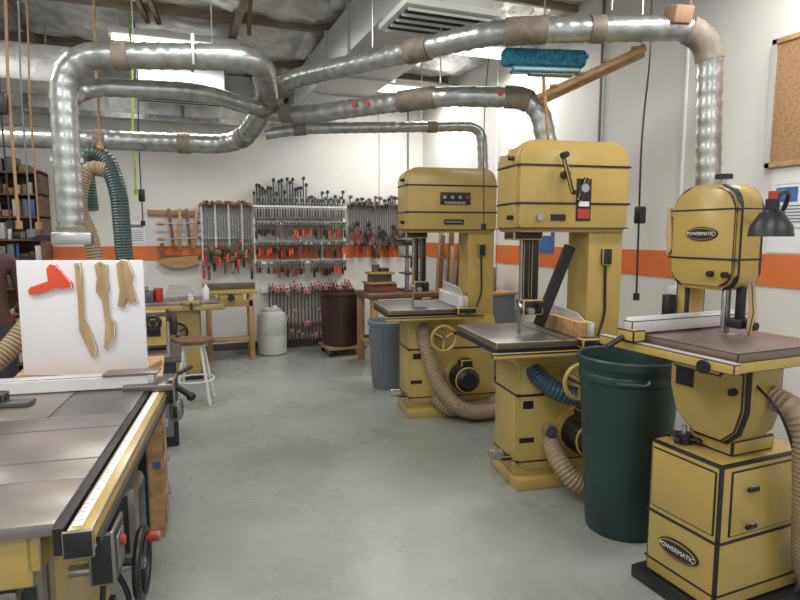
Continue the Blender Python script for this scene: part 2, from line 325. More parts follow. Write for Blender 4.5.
# ---------------------------------------------------------------- large band saws
def bandsaw(loc,rz,v):
    b=B('floor_band_saw',loc,rz)
    R=.32 if v==0 else .39; k0=R-.25
    b.bx(-.43,R+.01,-.23,.23,0,.075,YEL,.008)
    b.prism(rrect(-.42,R,.075,.90,.05,.02),-.17,.17,YEL,.012)
    b.prism(rrect(-.40,R-.05,.12,.86,.08,.06),-.185,-.165,YEL,.006)
    b.prism(rrect(-.424,R+.004,.60,.614,.002),-.19,.175,BLK)
    b.prism(rrect(-.424,R+.004,.17,.178,.002),-.19,.175,BLK)
    b.bx(k0,R,-.13,.14,.85,1.70,YEL,.02)
    b.prism(rrect(-.44,R,1.63,2.19,.11,.04),-.15,.15,YEL,.012)
    b.prism(rrect(-.425,R-.015,1.65,2.175,.10,.03),-.172,-.148,YEL,.006)
    for z in (1.80,2.03): b.prism(rrect(-.444,R+.004,z,z+.013,.002),-.176,.155,BLK)
    b.prism(rrect(-.443,R+.003,1.652,1.659,.002),-.175,.154,BLK)
    b.bx(R-.005,R+.012,-.1,-.06,1.7,1.76,STEEL); b.bx(R-.005,R+.012,-.1,-.06,2.04,2.08,STEEL)
    for z in (1.72,2.08): b.cyl((-.44,-.1,z),(-.475,-.1,z),.014,BLK)
    b.bx(-.27,-.22,-.03,.02,1.18,1.66,BLK,.004); b.bx(-.33,-.29,-.04,0,1.2,1.64,BLK,.003)
    b.bx(-.34,-.2,-.07,.05,1.10,1.2,BLK,.008); b.cyl((-.30,-.11,1.13),(-.30,-.03,1.13),.022,STEEL); b.cyl((-.24,-.12,1.17),(-.24,-.03,1.17),.02,BLK)
    b.cyl((-.36,-.03,1.15),(-.34,-.03,1.15),.03,STEEL)
    b.bx(-.345,-.335,-.03,0,.9,1.66,STEEL)
    b.bx(-.42,-.22,-.08,.08,1.58,1.64,BLK,.01)
    if v==0: b.bx(-.13,-.06,-.02,.01,1.0,1.56,BLK,rot=(0,22,0))
    b.prism([(-.5,.93),(.1,.93),(-.02,.80),(-.12,.78),(-.32,.78),(-.42,.80)],-.2,.2,YEL,.01)
    tx=R-.28
    b.bx(-.63,tx,-.34,.38,.945,.982,IROND,.004)
    b.bx(-.63,tx,-.343,-.33,.90,.945,BLK); b.bx(-.63,-.615,-.34,.38,.91,.945,BLK)
    b.bx(-.2,-.18,-.342,.38,.9815,.983,BLK)
    b.bx(-.67,.20,-.40,-.365,.895,.93,BLK,.004); b.bx(-.67,.20,-.402,-.398,.90,.915,YEL)
    b.cyl((-.59,-.36,.91),(-.59,-.33,.91),.012,STEEL); b.cyl((.02,-.36,.91),(.02,-.33,.91),.012,STEEL)
    fx=tx-.08
    b.bx(fx,fx+.035,-.36,.36,.984,1.085,ALU,.003)
    if v==0:
        b.bx(fx-.05,fx,-.34,.26,.984,1.085,WOOD,.003)
        b.prism([(-.30,1.085),(.30,1.085),(.22,1.15),(-.2,1.125)],fx+.002,fx+.01,ALU,0,'X')
    else:
        b.prism([(-.30,1.085),(.30,1.085),(.25,1.17),(-.2,1.15)],fx+.002,fx+.01,ALU,0,'X'); b.bx(fx-.03,fx,-.3,.3,.984,1.08,WHT)
    b.bx(fx-.08,fx+.09,-.43,-.35,.94,1.0,BLK,.01); b.cyl((fx,-.43,.96),(fx,-.5,.99),.014,BLK)
    b.wheel((-.12 if v==0 else -.17,-.42,.74),.105,YEL,'Y',STEEL,.24)
    mx=-.01 if v==0 else .06; mz=.36
    b.cyl((mx,-.17,mz),(mx,-.20,mz),.15,YEL,n=28,bev=.006)
    b.cyl((mx,-.20,mz),(mx,-.40,mz),.115,BLK,n=28,bev=.01); b.cyl((mx,-.40,mz),(mx,-.44,mz),.10,BLK,r2=.07,n=28)
    for k in range(16):
        a=k*math.pi/8; b.bx(mx+.117*math.cos(a)-.004,mx+.117*math.cos(a)+.004,-.38,-.22,mz+.117*math.sin(a)-.004,mz+.117*math.sin(a)+.004,BLK)
    b.bx(mx-.05,mx+.06,-.36,-.24,mz+.10,mz+.17,BLK,.008); b.bx(mx-.03,mx+.03,-.41,-.40,mz-.02,mz+.02,STEEL)
    b.cyl((mx-.2,-.19,mz+.02),(mx-.2,-.25,mz+.02),.04,STEEL); 
    b.bx(-.5,-.42,-.12,-.06,.16,.19,BLK,.005); b.cyl((-.56,-.09,.20),(-.48,-.09,.20),.035,STEEL,n=14)
    b.bx(-.4,-.3,-.19,-.175,.3,.33,BLK); b.bx(-.38,-.31,-.188,-.18,.52,.57,BLK); b.bx(.1,.2,-.188,-.18,.70,.76,BLK)
    b.bx(k0+.09,k0+.16,-.155,-.13,1.42,1.53,BLK,.006); b.tube([(k0+.12,-.14,1.42),(k0+.13,-.14,1.1),(k0+.05,-.16,.9),(k0,-.2,.7)],.008,BLK,.05,.03,8)
    b.bx(R-.18,R-.08,-.2,-.17,.66,.80,BLK,.006); b.cyl((R-.13,-.2,.76),(R-.13,-.22,.76),.018,RED)
    if v==0:
        b.cyl((-.14,-.17,1.98),(-.14,-.22,1.98),.025,BLK); b.bx(-.152,-.128,-.235,-.21,1.87,2.10,BLK,.006,rot=(0,-18,0))
        b.cyl((-.10,-.22,1.87),(-.10,-.29,1.87),.013,BLK); b.cyl((-.18,-.22,2.09),(-.18,-.28,2.09),.018,BLK)
        b.bx(-.05,.05,-.176,-.17,1.70,1.96,BLK); b.bx(-.04,.04,-.18,-.175,1.715,1.775,RED); b.bx(-.035,.035,-.18,-.175,1.79,1.82,WHT)
        b.cyl((-.01,-.17,1.90),(-.01,-.21,1.90),.026,STEEL); b.bx(-.03,-.0,-.2,-.18,1.82,1.97,BLK,.003,rot=(0,20,0)); b.cyl((-.3,-.17,1.72),(-.3,-.2,1.72),.02,STEEL)
        b.bx(-.22,-.12,-.176,-.17,1.70,1.74,BLK)
        b.tube([(-.33,-.12,.80),(-.25,-.30,.66),(-.0,-.34,.60),(.2,-.30,.56),(.28,-.2,.5)],.055,BLH,.15,.011,14,.006,2)
        b.tube([(-.18,-.17,.30),(-.22,-.34,.24),(-.14,-.44,.10),(.1,-.44,.075),(.42,-.36,.075)],.055,TAN,.15,.011,14,.006,2)
    else:
        b.bx(-.14,.14,-.178,-.17,1.87,1.98,BLK,.002)
        for x in (-.10,-.03,.04,.11): b.cyl((x,-.178,1.935),(x,-.19,1.935),.015,STEEL if x<.1 else RED)
        b.text('POWERMATIC',(.0,-.1795,1.887),.03,WHT)
        b.bx(-.10,.08,-.176,-.17,1.70,1.745,BLK); b.text('POWERMATIC',(-.01,-.178,1.722),.024,ALU)
        b.tube([(-.28,-.12,.84),(-.30,-.26,.72),(-.22,-.36,.35),(-.02,-.45,.10),(.25,-.45,.08),(.5,-.3,.08),(.55,.1,.1)],.06,TAN,.18,.011,14,.006,2)
        b.tube([(-.20,-.24,.2),(-.1,-.32,.08),(.2,-.30,.08),(.5,-.1,.09)],.055,TAN,.15,.011,14,.006,2)
    return b.done()
bandsaw((2.42,3.24,0),-8,0)
bandsaw((2.33,4.86,0),-8,1)

# ---------------------------------------------------------------- small band saw (right)
b=B('cabinet_stand_band_saw',(2.27,1.86,0),-88)
b.bx(-.235,.225,-.29,.31,0,.06,BLK,.008)
b.bx(-.185,.185,-.255,.29,.06,.69,YEL,.014)
b.bx(-.188,.188,-.258,.293,.352,.364,BLK); b.bx(-.188,.188,-.258,.293,.125,.133,BLK)
b.bx(-.165,.165,-.262,-.25,.385,.66,YEL,.006)
b.bx(.18,.192,-.2,.24,.38,.66,YEL,.006)
b.prism(ell(0,.24,.105,.042),-.266,-.25,BLK,.002); b.prism(ell(0,.24,.098,.036),-.268,-.266,YEL); b.prism(ell(0,.24,.094,.032),-.270,-.267,BLK)
b.text('POWERMATIC',(0,-.2715,.24),.029,WHT)
for z in (.58,.42): b.cyl((.187,-.08,z),(.215,-.08,z),.014,STEEL); b.bx(.205,.22,-.13,-.07,z-.008,z+.008,BLK,.003)
b.cyl((-.08,-.17,.69),(-.08,-.17,.735),.035,BLK); 
for k in range(4):
    a=k*math.pi/2+.3; b.cyl((-.08,-.17,.715),(-.08+.065*math.cos(a),-.17+.065*math.sin(a),.715),.010,BLK,n=8); b.sph((-.08+.065*math.cos(a),-.17+.065*math.sin(a),.715),.014,BLK)
b.cyl((-.08,-.17,.735),(-.08,-.17,.77),.012,STEEL)
b.bx(-.09,.13,-.13,.13,.69,.76,YEL,.01)
b.prism([(-.05,.74),(.11,.74),(.17,.80),(.20,.90),(.20,1.08),(-.19,1.08),(-.19,.93),(-.15,.82)],-.15,.06,YEL,.015)
b.prism([(-.04,.755),(.10,.755),(.158,.81),(.185,.905),(.185,1.06),(-.175,1.06),(-.175,.94),(-.138,.832)],-.165,-.15,YEL,.006)
b.bx(-.14,-.05,-.17,-.164,.95,1.04,BLK); b.cyl((.15,-.165,.98),(.15,-.19,.98),.015,BLK)
b.bx(-.25,-.18,-.08,.04,.98,1.50,YEL,.015)
b.bx(-.27,-.23,-.14,-.09,1.22,1.34,BLK,.006)
b.prism(rrect(-.25,.085,1.38,1.83,.10,.07),-.11,.03,YEL,.015)
b.prism(rrect(-.235,.07,1.40,1.815,.09,.06),-.128,-.108,YEL,.007)
b.prism(rrect(-.253,.088,1.51,1.518,.001),-.132,.034,BLK); b.prism(rrect(-.251,.086,1.72,1.726,.001),-.131,.032,BLK)
b.prism(ell(-.08,1.62,.080,.030),-.134,-.12,BLK,.002); b.prism(ell(-.08,1.62,.074,.025),-.1355,-.133,YEL); b.prism(ell(-.08,1.62,.071,.022),-.137,-.135,BLK)
b.text('POWERMATIC',(-.08,-.1385,1.62),.0215,WHT)
for x in (-.02,.05): b.cyl((x,-.128,1.45),(x,-.15,1.45),.013,BLK)
b.cyl((-.06,-.04,1.83),(-.06,-.04,1.86),.012,STEEL); b.cyl((-.06,-.04,1.855),(-.06,-.04,1.875),.035,BLK)
b.prism([(-.285,1.74),(-.27,1.64),(-.265,1.55),(-.29,1.52),(-.305,1.62),(-.30,1.74)],-.1,-.08,MAPLE)
b.cyl((-.28,-.09,1.70),(-.24,-.09,1.70),.006,STEEL,n=6)
b.bx(.045,.075,-.06,-.03,1.22,1.40,BLK,.003); b.bx(.02,.10,-.09,0,1.225,1.265,BLK,.006); b.bx(.01,.035,-.10,-.07,1.20,1.39,STEEL,.003)
b.cyl((.10,-.05,1.24),(.14,-.05,1.24),.018,BLK); b.bx(.0,.004,-.06,-.04,1.17,1.40,STEEL)
b.prism([(.11,1.42),(.13,1.42),(.145,1.30),(.13,1.20),(.115,1.22),(.125,1.30)],-.08,-.06,MAPLE,.003)
b.bx(-.17,.33,-.40,.14,1.155,1.19,BRN,.004); b.cyl((.02,-.05,1.1901),(.02,-.05,1.192),.035,STEEL)
b.bx(-.17,.33,-.404,-.39,1.115,1.158,YEL,.003); b.bx(.32,.334,-.40,.14,1.115,1.158,YEL,.003)
b.prism([(-.12,1.16),(.26,1.16),(.18,1.06),(-.04,1.06)],-.3,.06,YEL,.01)
b.bx(-.32,.36,-.455,-.42,1.12,1.160,YEL,.004); b.bx(-.32,.36,-.452,-.423,1.16,1.163,ALU)
for x in (-.1,.26): b.cyl((x,-.42,1.14),(x,-.40,1.14),.012,STEEL)
b.cyl((.24,-.47,1.13),(.24,-.455,1.13),.026,BLK); b.bx(-.02,.05,-.47,-.45,1.10,1.12,BLK)
b.bx(-.175,-.120,-.46,.26,1.195,1.250,ALU,.004); b.bx(-.19,-.09,-.48,-.41,1.165,1.215,YEL,.006); b.cyl((-.15,-.48,1.18),(-.16,-.56,1.14),.012,BLK)
b.bx(-.18,-.170,-.44,.26,1.20,1.26,WHT)
b.tube([(.08,.0,1.66),(.18,.0,1.70),(.24,-.05,1.78),(.25,-.12,1.78),(.25,-.16,1.72)],.009,BLK,.04,.01,10)
b.cyl((.25,-.16,1.70),(.25,-.16,1.75),.024,BLK); b.cyl((.25,-.16,1.75),(.25,-.16,1.78),.016,RED)
b.lathe([(.026,.10),(.04,.09),(.072,.04),(.078,0),(.074,0),(.068,.04),(.035,.085),(.0,.09)],(.25,-.16,1.61),BLK,24)
b.sph((.25,-.16,1.64),.026,WHT)
b.tube([(.20,.0,.95),(.29,0,.93),(.33,.02,.8),(.30,.1,.5),(.25,.2,.2),(.25,.3,.05)],.045,TAN,.1,.011,14,.006,2)
b.tube([(.18,-.1,1.02),(.30,-.12,.95),(.30,-.05,.85),(.28,.1,.60)],.006,BLK,.1,.02,8)
b.done()

# ---------------------------------------------------------------- table saw (left foreground)
b=B('cabinet_table_saw',(-.256,1.66,0),-6.7)
b.bx(-1.0,-.06,0,.30,.845,.88,IRON,.003); b.bx(-1.0,-.06,.303,.98,.845,.88,IRON,.003); b.bx(-1.0,-.37,.984,1.5,.845,.88,IRON,.003)
b.bx(-.367,-.06,.984,1.5,.85,.878,IROND,.003)
for y in (.46,.80): b.bx(-1.0,-.06,y,y+.012,.8795,.8804,IROND)
b.prism(ell(-.62,.45,.16,.045),.8797,.8812,mat('red_insert',(.55,.07,.06),.4),0,'Z')
b.bx(-.8,-.46,.648,.652,.88,.93,STEEL)
b.bx(-.80,-.46,.73,.75,.91,.93,BLK,.004,rot=(0,6,0)); b.bx(-.64,-.58,.62,.75,.88,.90,BLK,.004); b.prism([(-.9,.90),(-.46,.90),(-.50,.93),(-.6,.98),(-.9,1.0)],.62,.626,LGR)
b.bx(-1.0,-.12,.02,.06,.70,.845,YEL,.006); b.bx(-.14,-.10,.02,1.45,.74,.845,YEL,.006)
b.bx(-.95,-.18,.26,1.0,.05,.80,IROND,.02); b.bx(-.97,-.16,.24,1.02,0,.06,BLK); b.bx(-.185,-.165,.30,.95,.10,.74,YEL,.006)
b.bx(-.9,-.2,.12,.27,.0,.64,BLK,.02)
b.bx(-.06,-.035,-.02,1.56,.80,.872,BLK); b.bx(-.03,.035,-.03,1.56,.80,.865,YEL,.006); b.bx(-.02,.005,0,1.55,.865,.867,WHT)
for k in range(60): b.bx(-.018,-.008 if k%5 else .0,.03+k*.025,.032+k*.025,.867,.8675,BLK)
b.bx(-.035,.04,-.04,-.028,.795,.87,BLK,.004); b.bx(.035,.045,.0,1.5,.81,.83,BLK)
b.bx(-1.0,-.02,1.40,1.47,.885,.945,ALU,.004); b.bx(-1.0,-.05,1.39,1.40,.885,.94,WHT); b.bx(-.16,.07,1.34,1.53,.87,.90,IROND,.006)
b.bx(-.25,.0,1.38,1.49,.945,.955,BRN,.003)
b.bx(.035,.075,1.37,1.50,.79,.92,BLK,.01); b.cyl((.07,1.43,.87),(.13,1.44,.82),.016,BLK); b.sph((.14,1.44,.81),.024,BLK)
b.bx(.04,.10,1.38,1.48,.70,.80,BLK,.02); b.cyl((.08,1.43,.93),(.15,1.45,.96),.011,BLK)
b.wheel((.06,.45,.50),.11,BLK,'X',STEEL,.0); b.cyl((-.17,.45,.50),(.07,.45,.50),.02,STEEL)
b.cyl((.06,.53,.55),(.11,.53,.55),.018,RED,n=14,bev=.004)
b.bx(-.02,.05,.12,.26,.62,.78,BLK,.008); b.bx(.045,.055,.15,.23,.65,.75,IROND,.004); b.cyl((.055,.19,.72),(.065,.19,.72),.015,RED)
b.bx(-.165,.02,.62,.82,.42,.70,BLK,.03)
b.tube([(0,.2,.62),(-.02,.2,.4),(-.08,.15,.15),(-.1,.4,.02)],.009,BLK,.1,.02,8)
b.tube([(-.02,.3,.62),(.04,.35,.45),(.0,.45,.3),(-.16,.5,.25)],.009,BLK,.1,.02,8)
for x in (-.9,-.12): b.bx(x,x+.04,1.42,1.46,0,.845,BLK)
b.bx(-.9,-.08,1.42,1.45,.78,.845,YEL)
b.done()
b=B('push_block',(-.70,2.93,.882),-12); b.bx(-.1,.1,-.04,.04,0,.02,IROND,.004); b.bx(-.06,-.0,-.03,.03,.02,.06,BLK,.006); b.done()
b=B('wooden_drawer_cabinet',(0,0,0)); b.bx(-.78,-.10,3.27,3.80,.0,.86,WOOD,.006)
for k,z in enumerate((.05,.25,.45,.65)):
    b.bx(-.102,-.088,3.31,3.76,z,z+.17,WOOD if k%2 else BRN,.006); b.bx(-.09,-.07,3.48,3.58,z+.09,z+.11,STEEL)
    b.bx(-.74,-.14,3.258,3.272,z,z+.17,WOODV if k%2 else WOOD,.005)
b.bx(-.80,-.08,3.25,3.82,.86,.885,WOOD,.004)
b.bx(-.15,-.11,3.255,3.27,.39,.42,BLUE); b.done()
b=B('push_stick_display_board',(-.455,3.40,.886),-20); b.bx(-.32,.32,0,.014,0,.60,WHB,.002)
b.bx(-.3,-.26,.014,.25,0,.03,WOOD); b.bx(.26,.30,.014,.25,0,.03,WOOD); b.bx(-.29,-.27,.014,.04,0,.4,WOOD); b.bx(.27,.29,.014,.04,0,.4,WOOD)
def pp(L): return [((u-81.5)/127*.64,.60-(v-260)/117*.60) for u,v in L]
b.prism(pp([(30,290),(33,286),(52,281),(50,268),(54,263),(60,264),(66,274),(74,281),(75,287),(66,289),(58,287),(45,292),(32,295)]),-.022,-.002,ORG,.003)
b.prism(pp([(78,262),(84,262),(85,275),(84,318),(92,335),(96,348),(95,357),(91,358),(85,345),(79,330),(80,300)]),-.02,-.002,MAPLE,.003)
b.prism(pp([(98,264),(104,260),(111,264),(110,278),(112,288),(109,293),(110,317),(116,322),(115,338),(106,351),(103,348),(106,325),(105,300),(98,291),(99,285),(101,278)]),-.02,-.002,MAPLE,.003)
b.prism(pp([(120,263),(126,259),(132,260),(137,274),(134,282),(137,290),(140,302),(134,304),(129,296),(126,308),(119,306),(123,290),(121,275)]),-.02,-.002,MAPLE,.003)
for u,v in ((82,266),(105,264),(127,264),(60,268)): 
    x,z=pp([(u,v)])[0]; b.cyl((x,-.03,z),(x,0,z),.004,STEEL,n=8)
b.done()

# ---------------------------------------------------------------- bins & barrels
b=B('green_trash_barrel',(2.28,2.49,0))
b.lathe([(.195,0),(.20,.02),(.252,.82),(.252,.84),(.262,.85),(.262,.88),(.256,.89),(.262,.92),(.272,.925),(.275,.965),(.268,.975),(.256,.965),(.250,.92),(.19,.03),(.0,.03)],(0,0,0),GRN,48)
for a in (.9,4.04):
    c,s_=math.cos(a),math.sin(a); b.tube([(c*.26-s_*.08,s_*.26+c*.08,.89),(c*.29-s_*.07,s_*.29+c*.07,.87),(c*.29+s_*.07,s_*.29-c*.07,.87),(c*.26+s_*.08,s_*.26-c*.08,.89)],.010,GRN,.02,.01,8)
b.done()
b=B('grey_trash_can',(2.08,5.80,0)); b.lathe([(.16,0),(.165,.02),(.205,.66),(.215,.67),(.22,.71),(.21,.72),(.198,.70),(.155,.03),(.0,.03)],(0,0,0),GRY,32)
for k in range(20):
    a=k*.314; b.cyl((.165*math.cos(a),.165*math.sin(a),.05),(.2*math.cos(a),.2*math.sin(a),.62),.006,GRY,n=6)
b.done()
b=B('plastic_drum_on_dolly',(2.1,7.72,0)); b.lathe([(.25,.13),(.265,.15),(.29,.80),(.305,.81),(.305,.84),(.29,.845),(.26,.18),(0,.18)],(0,0,0),DRK,32)
b.bx(-.27,.27,-.27,.27,.09,.13,WOOD,.005)
for x in (-.22,.22):
    for y in (-.22,.22): b.cyl((x-.015,y,.045),(x+.015,y,.045),.045,BLK)
    for y in (-.22,.22): b.bx(x-.02,x+.02,y-.02,y+.02,.045,.09,STEEL)
b.done()
b=B('chemical_drum',(1.20,8.0,0)); b.lathe([(.17,0),(.19,.02),(.195,.25),(.19,.27),(.195,.29),(.195,.50),(.17,.56),(.12,.585),(.12,.62),(.09,.625),(0,.625)],(0,0,0),LGR,32); b.cyl((.05,.05,.62),(.05,.05,.65),.03,WHT); b.done()

# ---------------------------------------------------------------- stool
b=B('shop_stool',(.14,5.95,0)); b.cyl((0,0,.585),(0,0,.62),.18,WOODD,n=28,bev=.01)
for k in range(4):
    a=k*math.pi/2+.6; b.tube([(.1*math.cos(a),.1*math.sin(a),.59),(.22*math.cos(a),.22*math.sin(a),.0)],.014,WHT,.01,.05,8)
b.torus((0,0,.22),.18,.009,WHT,'Z'); b.torus((0,0,.56),.13,.01,WHT,'Z'); b.done()

# ---------------------------------------------------------------- mid-left machines
b=B('thickness_planer',(-.22,4.95,0))
b.bx(-.3,.20,-.25,.25,.0,.66,BLK,.01); b.bx(-.27,.17,-.265,-.25,.08,.58,GRY,.005)
b.bx(-.34,.24,-.3,.3,.66,.70,IROND,.005); b.bx(-.26,.17,-.12,.16,.74,1.02,YEL,.03)
b.bx(-.22,.16,-.3,.3,.705,.73,STEEL); b.bx(-.1,.1,-.125,-.119,.84,.90,BLK)
for x in (-.24,.15): b.cyl((x,-.1,.70),(x,-.1,.95),.02,STEEL); b.cyl((x,.12,.70),(x,.12,.95),.02,STEEL)
b.bx(.17,.22,-.1,.12,.84,.98,BLK,.01); b.wheel((.05,-.17,.95),.05,BLK,'Y',BLK,.05); b.cyl((-.14,.13,.95),(-.14,.13,1.07),.065,BLK)
b.done()
def tsaw2(name,loc,rz):
    b=B(name,loc,rz)
    b.bx(-.55,.45,-.34,.36,.84,.875,IRON,.004); b.bx(-.25,.25,-.28,.3,.05,.84,YEL,.02); b.bx(-.27,.27,-.3,.32,0,.06,BLK)
    b.bx(-.65,.5,-.42,-.36,.79,.85,YEL,.006)
    b.bx(.12,.18,-.40,.38,.88,.94,ALU,.004); b.bx(.05,.25,-.44,-.36,.85,.9,YEL,.008); b.cyl((.15,-.43,.87),(.15,-.52,.82),.014,BLK)
    b.wheel((0,-.36,.55),.1,BLK,'Y',STEEL,.1); b.bx(-.005,.005,-.1,.15,.88,.95,STEEL); b.prism([(-.12,.93),(.2,.93),(.16,1.03),(-.06,1.05)],-.02,.03,LGR)
    b.bx(-.2,-.08,-.32,-.28,.68,.8,BLK,.006); b.cyl((-.14,-.32,.76),(-.14,-.34,.76),.02,RED)
    return b.done()
tsaw2('contractor_table_saw',(.0,7.15,0),0)
b=B('bench_jointer',(.60,7.82,0)); b.bx(-.28,.38,-.13,.13,.86,.90,YEL,.006); b.bx(-.28,.38,.08,.11,.90,.99,IROND,.004); b.bx(-.1,.2,-.12,.12,.76,.86,YEL,.02)
for x in (-.22,.30):
    for y in (-.1,.1): b.bx(x-.03,x+.03,y-.03,y+.03,0,.86,WOODV,.003)
b.bx(-.22,.30,-.11,.11,.25,.28,WOOD,.003); b.bx(-.24,.32,-.13,-.10,.70,.78,WOOD,.003); b.cyl((.05,-.12,.82),(.05,-.18,.82),.04,BLK); b.done()
b=B('spray_bottle',(.32,7.05,.876)); b.lathe([(.035,0),(.037,.02),(.037,.12),(.014,.16),(.014,.18),(0,.18)],(0,0,0),WHT,16); b.bx(-.05,.02,-.012,.012,.18,.20,RED,.004); b.done()
b=B('random_shop_tools',(-.33,7.0,.876)); b.bx(-.1,.1,-.08,.08,0,.12,IROND,.01); b.cyl((.15,0,0),(.15,0,.15),.05,RED,bev=.008); b.bx(-.12,.05,-.06,.06,.12,.17,YEL,.01); b.done()

# ---------------------------------------------------------------- shelf at left-back
b=B('storage_shelf_unit',(0,0,0)); 
b.bx(-2.65,-2.61,7.95,8.42,0,2.35,WOODD); b.bx(-1.45,-1.41,7.95,8.42,0,2.35,WOODD)
zs=(.1,.55,1.0,1.3,1.56,1.82,2.08,2.33)
for z in zs: b.bx(-2.65,-1.41,7.95,8.42,z-.02,z,WOODD)
b.bx(-2.65,-1.41,8.40,8.43,0,2.35,WOODD)
cols=[WHT,CARD,GRY,BLK,LGR,WOOD,PAPER,CARD,IROND,RED,BLUE,WOODD]
for i,z in enumerate(zs[:-1]):
    x=-2.58
    while x<-1.52:
        w_=random.uniform(.04,.12); h=random.uniform(.07,min(.22,zs[i+1]-z-.05)); c=random.choice(cols)
        if random.random()<.3: b.cyl((x+w_*.45,8.05,z),(x+w_*.45,8.05,z+h),w_*.42,c,n=12)
        else: b.bx(x,x+w_*.9,8.0,8.0+random.uniform(.15,.35),z,z+h,c,.006)
        x+=w_
for k in range(8): b.bx(-2.55+k*.13,-2.44+k*.13,8.02,8.3,2.33,2.33+random.uniform(.06,.2),random.choice([WHT,CARD,LGR,GRY]),.01)
b.done()
# ---------------------------------------------------------------- back wall clamps
W=YB
def clamp(b,x,zt,L,y,head,bar=IROND,hand=None,w=.018,up=False):
    b.bx(x-w/2,x+w/2,y-.006,y+.006,zt-L,zt,bar)
    b.bx(x-.02,x+.02,y-.075,y+.008,zt-.05,zt-.01,head,.004)
    zj=zt-L+random.uniform(.06,.25)*L
    b.bx(x-.02,x+.02,y-.085,y+.01,zj,zj+.06,head,.004)
    b.cyl((x,y-.07,zj-.10),(x,y-.07,zj+.09),.008,IROND,n=6)
    if hand: b.cyl((x,y-.07,zj-.14),(x,y-.07,zj-.03),.017,hand,n=8)
b=B('bar_clamp_rack'); 
b.bx(.33,1.02,W-.06,W-.008,1.98,2.02,WOOD); b.bx(.33,1.02,W-.05,W-.008,1.55,1.58,STEEL)
for k in range(19): clamp(b,.36+k*.035,2.06+random.uniform(-.02,.02),random.uniform(.75,1.0),W-.075,random.choice([IROND,BLK,DRK,RED]),STEEL if k%5==0 else IROND,random.choice([WOODD,WOOD,ORG,BLK,RED]))
b.done()
b=B('steel_clamp_rack')
for x in (1.05,1.37,1.69,2.01,2.33): b.bx(x-.015,x+.015,W-.06,W-.008,1.10,2.02,WHT)
for z in (2.0,1.76,1.49,1.22): b.bx(1.03,2.36,W-.12,W-.06,z-.015,z+.012,WHT)
for k in range(34):
    x=1.05+k*.038; h=random.uniform(.20,.42) if k<20 else random.uniform(.10,.25)
    b.bx(x-.008,x+.008,W-.10,W-.09,1.9,2.0+h,BLK if k%4 else IROND); b.bx(x-.016,x+.016,W-.15,W-.08,2.0+h-.05,2.0+h-.01,BLK)
    b.bx(x-.016,x+.016,W-.16,W-.12,1.84,1.97,BLK if k%3 else WOODD,.003)
    if k%2: b.bx(x-.02,x+.02,W-.16,W-.12,2.05,2.12,BLK,.003)
for z in (1.74,1.47,1.20):
    for k in range(34):
        x=1.065+k*.038
        if random.random()<.08: continue
        c=random.choice([RED,BLK,IROND,ORG,BLK,WOODD,DRK,WOODD,BLK]); h=random.uniform(.11,.20)
        b.cyl((x,W-.14,z+.02-h*.5),(x,W-.14,z+.02),.009,IROND,n=6); b.cyl((x,W-.14,z-h),(x,W-.14,z-h*.4),.017,c,n=8)
        b.bx(x-.015,x+.015,W-.2,W-.11,z+.01,z+.05,BLK if c!=BLK else IROND,.003)
b.done()
b=B('bar_clamp_rack'); b.bx(2.4,3.25,W-.06,W-.008,2.0,2.04,WOODD); b.bx(2.4,3.25,W-.05,W-.008,1.6,1.63,WHT)
for k in range(24): clamp(b,2.42+k*.035,2.08+random.uniform(-.05,.12),random.uniform(.45,.85),W-.075,random.choice([BLK,IROND,BLK]),IROND,random.choice([BLK,WOODD,RED,DRK]))
b.done()
b=B('pipe_clamp_rack'); b.bx(1.12,2.45,W-.10,W-.013,.80,.86,WHT); b.bx(1.12,2.45,W-.10,W-.013,.30,.34,WOOD)
for k in range(25):
    x=1.22+k*.050; h=random.uniform(.86,.98)
    b.cyl((x,W-.13,.02),(x,W-.13,h),.011,IROND,n=8); b.bx(x-.02,x+.02,W-.2,W-.115,h-.10,h-.03,RED if k%3 else DRK,.004)
    z=random.uniform(.08,.6); b.bx(x-.02,x+.02,W-.2,W-.115,z,z+.07,RED if k%4 else BLK,.004)
b.done()
b=B('wooden_handscrew_clamp_rack'); b.bx(-.3,.33,W-.05,W-.008,1.86,1.93,WOOD,.003); b.bx(-.1,.33,W-.05,W-.008,1.30,1.34,WOODD)
for k,x in enumerate((-.02,.08,.19,.27)):
    t=(-5,3,-3,8)[k]; b.bx(x-.022,x+.022,W-.11,W-.06,1.42,1.95,WOODV if k%2 else WOODD,.005,rot=(0,t,0))
for z in (1.75,1.55): b.cyl((-.12,W-.12,z),(.36,W-.12,z+.02),.009,STEEL,n=6); b.cyl((-.2,W-.12,z),(-.11,W-.12,z),.02,WOOD,n=8); b.cyl((.30,W-.12,z+.02),(.34,W-.12,z+.02),.02,WOODD,n=8)
b.prism([(-.22,1.28),(-.12,1.30),(.30,1.33),(.31,1.22),(.1,1.16),(-.1,1.18)],W-.1,W-.06,WOOD,.004)
b.bx(-.17,-.12,W-.1,W-.06,1.3,1.5,WOODD); b.done()
b=B('wall_notice_papers'); b.bx(-.56,-.34,W-.006,W-.001,1.50,1.78,PAPER); b.bx(-.54,-.36,W-.008,W-.006,1.7,1.74,GRY); b.bx(-.56,-.34,W-.006,W-.001,1.10,1.24,PAPER)
for k in range(6): b.bx(-.54,-.37,W-.008,W-.006,1.53+k*.025,1.537+k*.025,GRY)
b.done()

